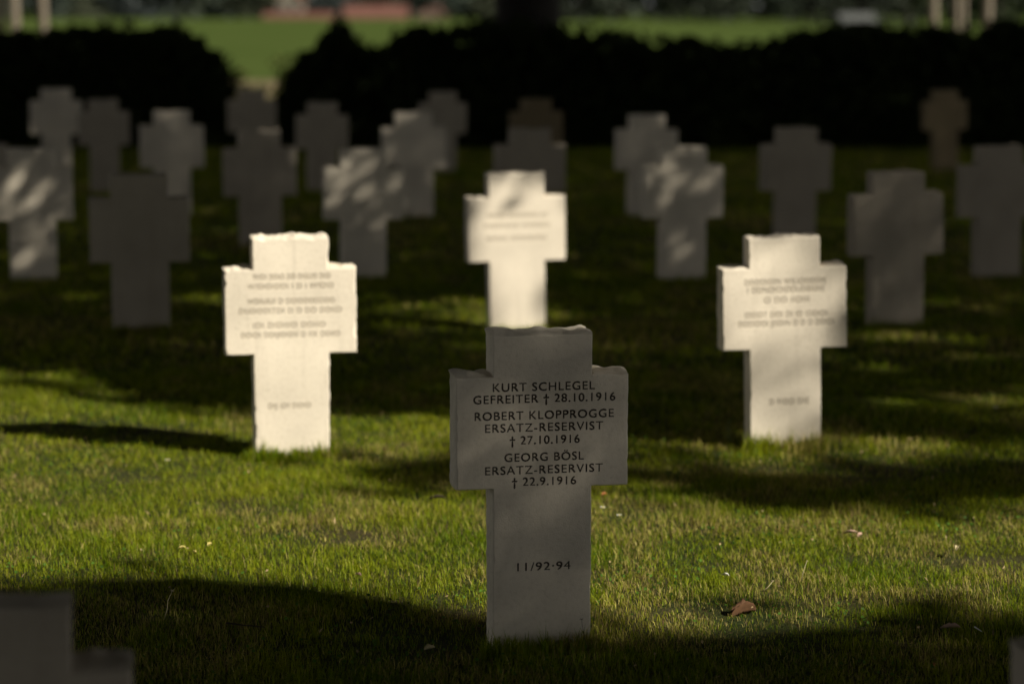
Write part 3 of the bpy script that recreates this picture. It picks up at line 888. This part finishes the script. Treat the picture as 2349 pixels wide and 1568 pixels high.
# ------------------------------------------------------------------ hedges
LEAF_HEDGE = mat_leaf('hedge_leaf', (.024, .034, .010), .2, vary=.4)
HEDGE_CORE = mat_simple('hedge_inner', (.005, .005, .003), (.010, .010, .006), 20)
HY0, HY1 = 29.2, 30.5
def hedge(name, prof, x_lo, x_hi, label, nleaf):
    pxs = [p for p, _ in prof]; pys = [q for _, q in prof]
    Ym = (HY0 + HY1) / 2
    X0, X1 = at_y(x_lo, 200, Ym).x, at_y(x_hi, 200, Ym).x
    def top(X):
        px = CX + FPX * X / (Ym * cp + .3)
        q = np.interp(px, pxs, pys)
        return CAMH - (q / FPX) * Ym * 1.0
    root = empty(name, ((X0 + X1) / 2, Ym, 0))
    tag(root, label, 'hedge', 'dark hedges behind the graves')
    off = np.array([(X0 + X1) / 2, Ym, 0])
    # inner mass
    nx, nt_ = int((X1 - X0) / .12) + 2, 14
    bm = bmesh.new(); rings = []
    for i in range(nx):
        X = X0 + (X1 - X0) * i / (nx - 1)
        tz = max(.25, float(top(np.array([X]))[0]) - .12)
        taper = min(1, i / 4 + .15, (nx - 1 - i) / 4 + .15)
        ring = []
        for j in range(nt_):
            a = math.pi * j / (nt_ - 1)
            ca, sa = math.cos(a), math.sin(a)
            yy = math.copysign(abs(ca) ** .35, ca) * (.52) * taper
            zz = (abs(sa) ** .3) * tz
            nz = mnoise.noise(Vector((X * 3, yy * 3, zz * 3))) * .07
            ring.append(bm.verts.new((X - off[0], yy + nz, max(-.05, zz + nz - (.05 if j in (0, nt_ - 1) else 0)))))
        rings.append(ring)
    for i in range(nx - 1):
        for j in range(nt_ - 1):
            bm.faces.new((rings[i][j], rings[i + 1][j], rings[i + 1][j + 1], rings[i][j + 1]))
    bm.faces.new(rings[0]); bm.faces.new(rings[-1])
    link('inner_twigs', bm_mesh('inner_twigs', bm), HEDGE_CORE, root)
    n = nleaf
    X = RNG.uniform(X0 - .1, X1 + .1, n)
    tz = top(X) + .16 * (vnoise(X * 3.3, X * 0, 51) - .5) + .13 * (vnoise(X * 9, X * 0, 52) - .5)
    kind = RNG.random(n)
    Yf = np.where(kind < .5, RNG.uniform(HY0 - .08, HY0 + .18, n), np.where(kind < .85, RNG.uniform(HY0, HY1, n), RNG.uniform(HY1 - .15, HY1 + .08, n)))
    Z = np.where((kind >= .5) & (kind < .85), tz - np.abs(RNG.normal(0, .09, n)) + .03, tz * RNG.random(n))
    ends = RNG.random(n) < .12
    ne = ends.sum(); sd = RNG.random(ne) < .5
    Z[ends] = RNG.random(ne) ** .8 * 1.15
    reach = .42 * vnoise(Z[ends] * 5.5, sd * 9.0, 57) * (1.25 - Z[ends])   # ragged side shoots
    X[ends] = np.where(sd, X0, X1) + np.where(sd, -1, 1) * (reach * RNG.random(ne) - .25 * Z[ends]) + RNG.normal(0, .05, ne)
    # stray shoots
    ns = n // 25
    xs = RNG.uniform(X0, X1, ns // 8); xs = np.repeat(xs, 8) + RNG.normal(0, .02, ns // 8 * 8)
    zs = top(xs) + np.tile(np.linspace(.0, .17, 8), ns // 8) * np.repeat(RNG.random(ns // 8), 8)
    ys = np.repeat(RNG.uniform(HY0, HY1, ns // 8), 8)
    pos = np.stack([np.concatenate([X, xs]), np.concatenate([Yf, ys]), np.maximum(.01, np.concatenate([Z, zs]))], 1) - off
    link('foliage', leaf_mesh('foliage', pos, .085, .05), LEAF_HEDGE, root)

hedge('hedge', [(-300, 90), (0, 92), (60, 95), (150, 88), (230, 78), (300, 70), (360, 88), (400, 72), (425, 84), (440, 118), (462, 110), (478, 150), (494, 150), (508, 205), (524, 240), (535, 310)], -320, 532,
      'dark clipped hedge on the left, ending at the gap', 30000)
hedge('hedge', [(665, 290), (690, 215), (715, 165), (735, 105), (760, 66), (790, 62), (815, 95), (850, 135), (885, 110), (930, 85), (1000, 82), (1060, 78), (1130, 62), (1290, 78), (1400, 94), (1500, 97),
                (1600, 108), (1680, 120), (1760, 106), (1850, 92), (1930, 76), (2000, 70), (2100, 80), (2170, 82), (2230, 90), (2290, 64), (2349, 82), (2700, 80)], 668, 2700,
      'long dark hedge on the right behind the graves, under the big tree', 62000)

# ------------------------------------------------------------------ the big tree in the hedge
g = at_y(1210, 300, 31.1)
root = empty('broad_tree', (g.x, 31.1, 0))
tag(root, 'broad tree with a thick black trunk rising from the right hedge', 'tree')
rt = 75 / FPX * 31.1
bm = bmesh.new()
tube_bm(bm, [(0, 0, -.3), (0, 0, .1), (0, 0, .6), (.0, 0, 1.6), (.02, 0, 3), (.0, .05, 4.6), (.1, .0, 6.5)], [rt * 1.5, rt * 1.22, rt * 1.03, rt, rt * .97, rt * .85, rt * .4], 16, .03)
link('trunk', bm_mesh('trunk', bm, True), BARK, root)
bm = bmesh.new()
ends = []
for k in range(11):
    a = k * 2.39996; r = random.uniform(2.2, 4.2)
    e = (math.cos(a) * r, math.sin(a) * r * .8, random.uniform(5.5, 9))
    ends.append(e)
    tube_bm(bm, [(0, 0, 3.8 + .2 * k % 1), (e[0] * .4, e[1] * .4, 5.2), (e[0] * .75, e[1] * .75, e[2] * .86), e], [.16, .11, .07, .02], 7)
for k in range(6):  # forward boughs added above the view to darken the far rows
    e = (-5 + 2 * k + random.uniform(-.5, .5), -random.uniform(6, 9), random.uniform(6.5, 8.5))
    tube_bm(bm, [(0, 0, 4.6 + .1 * k), (e[0] * .35, e[1] * .35, 6.2), (e[0] * .7, e[1] * .7, 7.2), e], [.15, .11, .07, .02], 7)
link('limbs', bm_mesh('limbs', bm, True), BARK, root)
cl = np.array(ends + [(random.gauss(0, 2), random.gauss(0, 1.6), random.uniform(5.5, 9.5)) for _ in range(26)])
cl = np.concatenate([cl, np.stack([RNG.uniform(-7, 3.6, 70), RNG.uniform(-9.5, -1, 70), RNG.uniform(5.6, 10.5, 70)], 1)])  # leaf clusters added over the graves to block sky light
pos = cl[RNG.integers(0, len(cl), 60000)] + RNG.normal(0, .85, (60000, 3)) * np.array([1, 1, .6])
link('crown', leaf_mesh('crown', pos, .16, .11), LEAF_SHADE, root)
# a limb that droops into the top of the view, left
bm = bmesh.new()
q0, q1, q2 = at_y(520, -420, 27.5), at_y(430, -90, 27.5), at_y(372, 14, 27.5)
off = Vector((g.x, 31.1, 0))
tube_bm(bm, [Vector((-.8, -1.4, 5.2)), q0 - off, q1 - off, q2 - off], [.07, .035, .014, .005], 6)
dl = link('drooping_branch', bm_mesh('drooping_branch', bm, True), BARK, root)
pts = []
for _ in range(260):
    a = random.random()
    c = at_y(random.choice([335, 350, 378, 400, 412]) + random.gauss(0, 9), -60 + 68 * a + random.gauss(0, 4), 27.5 + random.gauss(0, .15))
    pts.append(tuple(c - off))
link('leaves', leaf_mesh('leaves', np.array(pts), .075, .045), LEAF_SHADE, dl)

# ------------------------------------------------------------------ unseen trees added left of the view to block sky light
for tx, ty, wd in ((-9.5, 9, 'nearer'), (-10.5, 20, 'farther')):
    root = empty('left_screen_tree', (tx, ty, 0))
    tag(root, 'tall tree added outside the left edge to block sky light, ' + wd + ' of two', 'tree', 'added screening trees left of the graves')
    bm = bmesh.new(); tube_bm(bm, [(0, 0, -.3), (0, 0, .3), (.1, .1, 2), (.2, 0, 4.2), (.4, 0, 6.2)], [.45, .34, .28, .25, .15], 12, .05)
    link('trunk', bm_mesh('trunk', bm, True), BARK, root)
    cl = np.stack([RNG.uniform(-4, 8.6, 90), RNG.uniform(-5.5, 5.5, 90), RNG.uniform(5.2, 10.5, 90)], 1)
    bm = bmesh.new()
    for k in range(9):
        e = cl[k * 7]
        tube_bm(bm, [(.3, 0, 4.4 + .15 * k), tuple(e * .4 + np.array([0, 0, 3.4])), tuple(e)], [.13, .09, .02], 7)
    link('limbs', bm_mesh('limbs', bm, True), BARK, root)
    pos = cl[RNG.integers(0, 90, 60000)] + RNG.normal(0, .8, (60000, 3)) * np.array([1, 1, .7])
    link('crown', leaf_mesh('crown', pos, .18, .12), LEAF_SHADE, root)

# ------------------------------------------------------------------ unseen trees added behind the camera to cut the low sky light
for tx, ty, wd in ((-11, -9, 'at left'), (-3.5, -12, 'left of centre'), (4.0, -13, 'right of centre'), (11, -16, 'at right')):
    root = empty('rear_screen_tree', (tx, ty, 0))
    tag(root, 'leafy tree added behind the camera to cut sky light, ' + wd, 'tree', 'added screening trees behind the camera')
    bm = bmesh.new(); tube_bm(bm, [(0, 0, -.3), (0, 0, .3), (.1, .1, 2), (.2, 0, 5), (.1, 0, 9)], [.42, .32, .26, .2, .08], 12, .05)
    link('trunk', bm_mesh('trunk', bm, True), BARK, root)
    cl = np.stack([RNG.uniform(-4.5, 4.5, 70), RNG.uniform(-3, 3, 70), RNG.uniform(1.6, 14, 70)], 1)
    pos = cl[RNG.integers(0, 70, 20000)] + RNG.normal(0, .8, (20000, 3))
    pos[:, 2] = np.maximum(pos[:, 2], .2)
    link('crown', leaf_mesh('crown', pos, .24, .17), LEAF_SHADE, root)

# ------------------------------------------------------------------ slim pale trees behind the hedge
LEAF_SLIM = mat_leaf('slim_tree_leaf', (.06, .09, .025), .3)
def slim(px, wpx, Y, label):
    g = at_y(px, 60, Y); r = wpx / 2 / FPX * Y
    root = empty('slim_tree', (g.x, Y, float(zfield(0, Y))))
    tag(root, label, 'tree', 'slim pale trees behind the hedges')
    bm = bmesh.new()
    lx = random.uniform(-.05, .05)
    tube_bm(bm, [(0, 0, -.2), (0, 0, .3), (lx * .2, 0, 1.4), (lx, 0, 3), (lx * 1.5, 0, 6.2)], [r * 1.3, r * 1.1, r, r * .9, r * .3], 10, .04)
    link('trunk', bm_mesh('trunk', bm, True), PALEBARK, root)
    pos = RNG.normal(0, 1, (900, 3)) * np.array([.7, .7, .9]) + np.array([lx * 1.4, 0, 5.6])
    pos[:, 2] = np.maximum(pos[:, 2], 3.6)
    link('crown', leaf_mesh('crown', pos, .11, .07), LEAF_SLIM, root)
slim(4, 18, 46, 'slim pale tree trunk at the very left edge of the photo, above the left hedge')
slim(36, 22, 45, 'slim pale tree trunk second from the left edge, thickest of the left three')
slim(101, 20, 45.5, 'slim pale tree trunk standing apart right of the other two at left')
slim(2142, 21, 42, 'slim pale tree trunk leftmost of the right hand group above the hedge')
slim(2196, 15, 43, 'slim dim tree trunk in the middle of the right hand group')
slim(2213, 13, 38, 'thin grey tree trunk close behind the middle one of the right hand group')
slim(2263, 22, 42.5, 'slim pinkish pale tree trunk rightmost of the right hand group')

# ------------------------------------------------------------------ shrub in the gap
def shrub(px, py0, py1, Y, n, sprd, c, label):
    b = at_y(px, py1, Y); t = at_y(px, py0, Y)
    z0 = float(zfield(0, Y)) if Y > 29 else 0
    root = empty('young_shrub', (b.x, Y, z0)); tag(root, label, 'shrub', 'young shrubs in the hedge gap')
    H = t.z - z0
    bm = bmesh.new()
    for k in range(7):
        a = k * 2.4; e = (math.cos(a) * sprd * .8, math.sin(a) * sprd * .6, H * random.uniform(.55, 1))
        tube_bm(bm, [(0, 0, 0), (e[0] * .4, e[1] * .4, e[2] * .5), e], [.012, .008, .003], 5)
    link('stems', bm_mesh('stems', bm), BARK, root)
    pos = np.stack([RNG.normal(0, sprd * .6, n), RNG.normal(0, sprd * .5, n), np.clip(RNG.normal(.62, .25, n), .06, 1.05) * H], 1)
    link('foliage', leaf_mesh('foliage', pos, .10, .065), mat_leaf('shrub_leaf', c, .45, vary=.5), root)
shrub(662, 140, 300, 32.5, 230, .20, (.20, .23, .07), 'sunlit yellow green shrub in the hedge gap beside the right hedge')
shrub(548, 170, 300, 31.6, 170, .16, (.17, .20, .06), 'low dim shrub at the end of the left hedge')

# ------------------------------------------------------------------ houses beyond the field
ROOF = mat_simple('red_tiles', (.105, .052, .042), (.15, .075, .06), .8); WALLM = mat_simple('pale_render', (.13, .115, .09), (.17, .15, .12), .5)
BRICK = mat_simple('rose_brick', (.11, .075, .06), (.15, .10, .08), .7); GLASSM = mat_simple('dark_window', (.02, .022, .025), (.04, .043, .05), 2, .2); PALEW = mat_simple('white_wall', (.10, .105, .09), (.14, .145, .125), .5)
def box(bm, x0, x1, y0, y1, z0, z1):
    vs = [bm.verts.new((x, y, z)) for z in (z0, z1) for x, y in ((x0, y0), (x1, y0), (x1, y1), (x0, y1))]
    for f in ((0, 3, 2, 1), (4, 5, 6, 7), (0, 1, 5, 4), (1, 2, 6, 5), (2, 3, 7, 6), (3, 0, 4, 7)): bm.faces.new([vs[i] for i in f])
def house(pxa, pxb, ytop, yeave, Y, mw, mr, label, gable_front=False, depth=8, chimney=True):
    xa, xb = at_y(pxa, 20, Y).x, at_y(pxb, 20, Y).x
    zr, ze = at_y(pxa, ytop, Y).z, at_y(pxa, yeave, Y).z
    zb = float(zfield(0, Y))
    root = empty('house', ((xa + xb) / 2, Y, zb)); tag(root, label, 'house', 'houses beyond the field')
    hw = (xb - xa) / 2; he, hr = ze - zb, zr - zb
    bm = bmesh.new(); box(bm, -hw, hw, 0, depth, -.3, he)
    if gable_front:
        for yy in (0, depth):
            a = [bm.verts.new((-hw, yy, he)), bm.verts.new((hw, yy, he)), bm.verts.new((0, yy, hr - .1))]
            bm.faces.new(a)
    else:
        for xx in (-hw, hw):
            a = [bm.verts.new((xx, 0, he)), bm.verts.new((xx, depth, he)), bm.verts.new((xx, depth / 2, hr - .1))]
            bm.faces.new(a)
    link('wall', bm_mesh('wall', bm), mw, root)
    bm = bmesh.new(); o = .35; t = .18
    def slab(p, q, r, s):
        vs = [bm.verts.new(v) for v in (p, q, r, s)] + [bm.verts.new((v[0], v[1], v[2] + t)) for v in (p, q, r, s)]
        for f in ((0, 3, 2, 1), (4, 5, 6, 7), (0, 1, 5, 4), (1, 2, 6, 5), (2, 3, 7, 6), (3, 0, 4, 7)): bm.faces.new([vs[i] for i in f])
    if gable_front:
        slab((-hw - o, -o, he - .2), (0, -o, hr), (0, depth + o, hr), (-hw - o, depth + o, he - .2))
        slab((hw + o, depth + o, he - .2), (0, depth + o, hr), (0, -o, hr), (hw + o, -o, he - .2))
    else:
        slab((-hw - o, -o, he - .2), (hw + o, -o, he - .2), (hw + o, depth / 2, hr), (-hw - o, depth / 2, hr))
        slab((hw + o, depth + o, he - .2), (-hw - o, depth + o, he - .2), (-hw - o, depth / 2, hr), (hw + o, depth / 2, hr))
    rf = link('roof', bm_mesh('roof', bm), mr, root)
    if chimney:
        bm = bmesh.new(); box(bm, hw * .4, hw * .4 + .6, depth / 2 - .3, depth / 2 + .3, hr - .5, hr + .9)
        link('chimney', bm_mesh('chimney', bm), BRICK, rf)
    nwin = max(2, int(hw * 2 / 3))
    for k in range(nwin):
        xx = -hw + (k + .5) * 2 * hw / nwin
        bm = bmesh.new(); box(bm, xx - .45, xx + .45, -.05, .05, max(.6, he - 1.7), he - .5)
        link('window', bm_mesh('window', bm), GLASSM, root)
    return root
house(790, 932, 14, 42, 480, BRICK, ROOF, 'long house with a broad red tiled roof beyond the field')
house(955, 1022, 16, 34, 485, BRICK, ROOF, 'small rose brick gabled house right of the long red roofed house', True)
house(634, 692, -34, 6, 490, WALLM, ROOF, 'tall pale gabled house standing left of the red roofed houses', True)
house(606, 764, 30, 42, 474, BRICK, ROOF, 'low red roofed barn in front of the tall pale house', False, 5, False)
house(1938, 2000, 36, 46, 190, PALEW, mat_simple('grey_sheet', (.07, .075, .075), (.10, .105, .10), 1), 'small pale grey shed at the edge of the field, on the right', False, 3, False)

# ------------------------------------------------------------------ trees beyond the field
def far_tree(px, Y, wpx, hgt, c, label, group, n=2200):
    g = at_y(px, 20, Y); zb = float(zfield(0, Y)); r = wpx / 2 / FPX * Y
    root = empty('field_tree', (g.x, Y, zb)); tag(root, label, 'tree', group)
    bm = bmesh.new(); tube_bm(bm, [(0, 0, -.3), (0, 0, hgt * .3), (.2, 0, hgt * .7)], [r * .09, r * .07, r * .03], 8)
    link('trunk', bm_mesh('trunk', bm, True), BARK, root)
    k = 16
    cz = RNG.uniform(.1, .92, k)
    wid = np.sqrt(np.clip(1 - ((cz - .45) / .62) ** 2, .1, 1))
    an = RNG.uniform(0, 6.28, k)
    cc = np.stack([np.cos(an) * r * .7 * wid, np.sin(an) * r * .6 * wid, cz * hgt], 1)
    pos = cc[RNG.integers(0, k, n)] + RNG.normal(0, 1, (n, 3)) * np.array([r * .27, r * .27, hgt * .09])
    pos[:, 2] = np.maximum(pos[:, 2], .3)
    link('crown', leaf_mesh('crown', pos, r * .19, r * .13), mat_leaf('field_tree_leaf', c, .2, vary=.4), root)
greys = [(.060, .072, .052), (.045, .058, .048), (.075, .085, .055), (.052, .062, .060)]
left = [(-60, 'at the left edge'), (75, 'between the slim pale trunks at left'), (185, 'above the left hedge, right of the slim trunks'), (300, 'above the middle of the left hedge'),
        (420, 'right of the drooping branch'), (520, 'above the end of the left hedge'), (600, 'left of the tall pale house'), (735, 'right of the tall pale house'), (860, 'behind the long red roof'), (980, 'behind the rose brick house'), (1080, 'just left of the thick black trunk')]
for i, (px, wh) in enumerate(left):
    far_tree(px, 540 + 37 * (i % 3), 150, 13 + 3 * (i * 7 % 4), greys[i % 4], 'hazy grey green tree far off, ' + wh, 'far grey green trees')
right = [(1330, 'just right of the thick black trunk'), (1425, 'second to the right of the thick black trunk'), (1530, 'above the middle of the right hedge'), (1640, 'above the dip in the right hedge'), (1750, 'right of the dip in the right hedge'),
         (1860, 'left of the pale shed'), (1975, 'behind the pale shed'), (2080, 'left of the right hand slim trunks'), (2180, 'behind the right hand slim trunks'), (2290, 'near the right edge'), (2400, 'at the right edge')]
darks = [(.042, .050, .036), (.034, .044, .031), (.050, .058, .043)]
for i, (px, wh) in enumerate(right):
    far_tree(px, (330 if i < 5 else 250) + 22 * (i % 3), 170, 14 + 2 * (i % 3), darks[i % 3] if i < 7 else (.022, .030, .014), 'dark tree along the field edge, ' + wh, 'dark trees along the field edge')
# distant wood closing the view
n = 16000
X = RNG.uniform(-330, 330, n); Yw = RNG.uniform(680, 760, n)
hh = 15 + 8 * vnoise(X * .06, Yw * .03, 71)
Z = -5 + hh * np.sqrt(RNG.random(n))
wood = link('wood', leaf_mesh('wood', np.stack([X, Yw, Z], 1), 5.0, 3.6), mat_leaf('wood_leaf', (.055, .065, .055), .2, vary=.35))
tag(wood, 'distant grey green wood closing the view behind the houses', 'wood', kind='stuff')

# ------------------------------------------------------------------ light, sky, camera
SUN_STRENGTH, SKY_STRENGTH, EXPOSURE = 5.0, .05, 0.6
world = bpy.data.worlds.new('World'); sc.world = world; world.use_nodes = True
nt = world.node_tree; bg = nt.nodes['Background']
sky = nt.nodes.new('ShaderNodeTexSky'); sky.sky_type = 'NISHITA'; sky.sun_disc = False
sky.sun_elevation = ELEV; sky.sun_rotation = math.atan2(S[0], S[1])
sky.dust_density = .4; sky.air_density = .45; sky.ozone_density = 1.0
hs = nt.nodes.new('ShaderNodeHueSaturation'); hs.inputs['Saturation'].default_value = 0.0
nt.links.new(sky.outputs['Color'], hs.inputs['Color']); nt.links.new(hs.outputs['Color'], bg.inputs['Color'])
bg.inputs['Strength'].default_value = SKY_STRENGTH
sl = bpy.data.lights.new('sun', 'SUN'); sl.energy = SUN_STRENGTH; sl.angle = R(.53); sl.color = (1.0, .93, .80)
so = bpy.data.objects.new('sun', sl); COL.objects.link(so)
so.rotation_euler = Vector(S).to_track_quat('Z', 'Y').to_euler(); so.location = (20, -12, 25)

cam = bpy.data.cameras.new('camera'); co = bpy.data.objects.new('camera', cam); COL.objects.link(co)
cam.lens = 85; cam.sensor_width = 36; cam.sensor_fit = 'HORIZONTAL'; cam.clip_end = 5000; cam.clip_start = .05
co.location = (0, 0, CAMH); co.rotation_euler = (math.pi / 2 - PITCH, 0, 0)
cam.dof.use_dof = True; cam.dof.focus_distance = 6.95; cam.dof.aperture_fstop = 1.85
sc.camera = co
sc.view_settings.view_transform = 'Standard'; sc.view_settings.look = 'None'; sc.view_settings.gamma = 1; sc.view_settings.exposure = EXPOSURE
sc.view_settings.use_curve_mapping = False
sc.render.engine = 'CYCLES'
sc.cycles.use_denoising = True
sc.cycles.max_bounces = 8; sc.cycles.transparent_max_bounces = 8
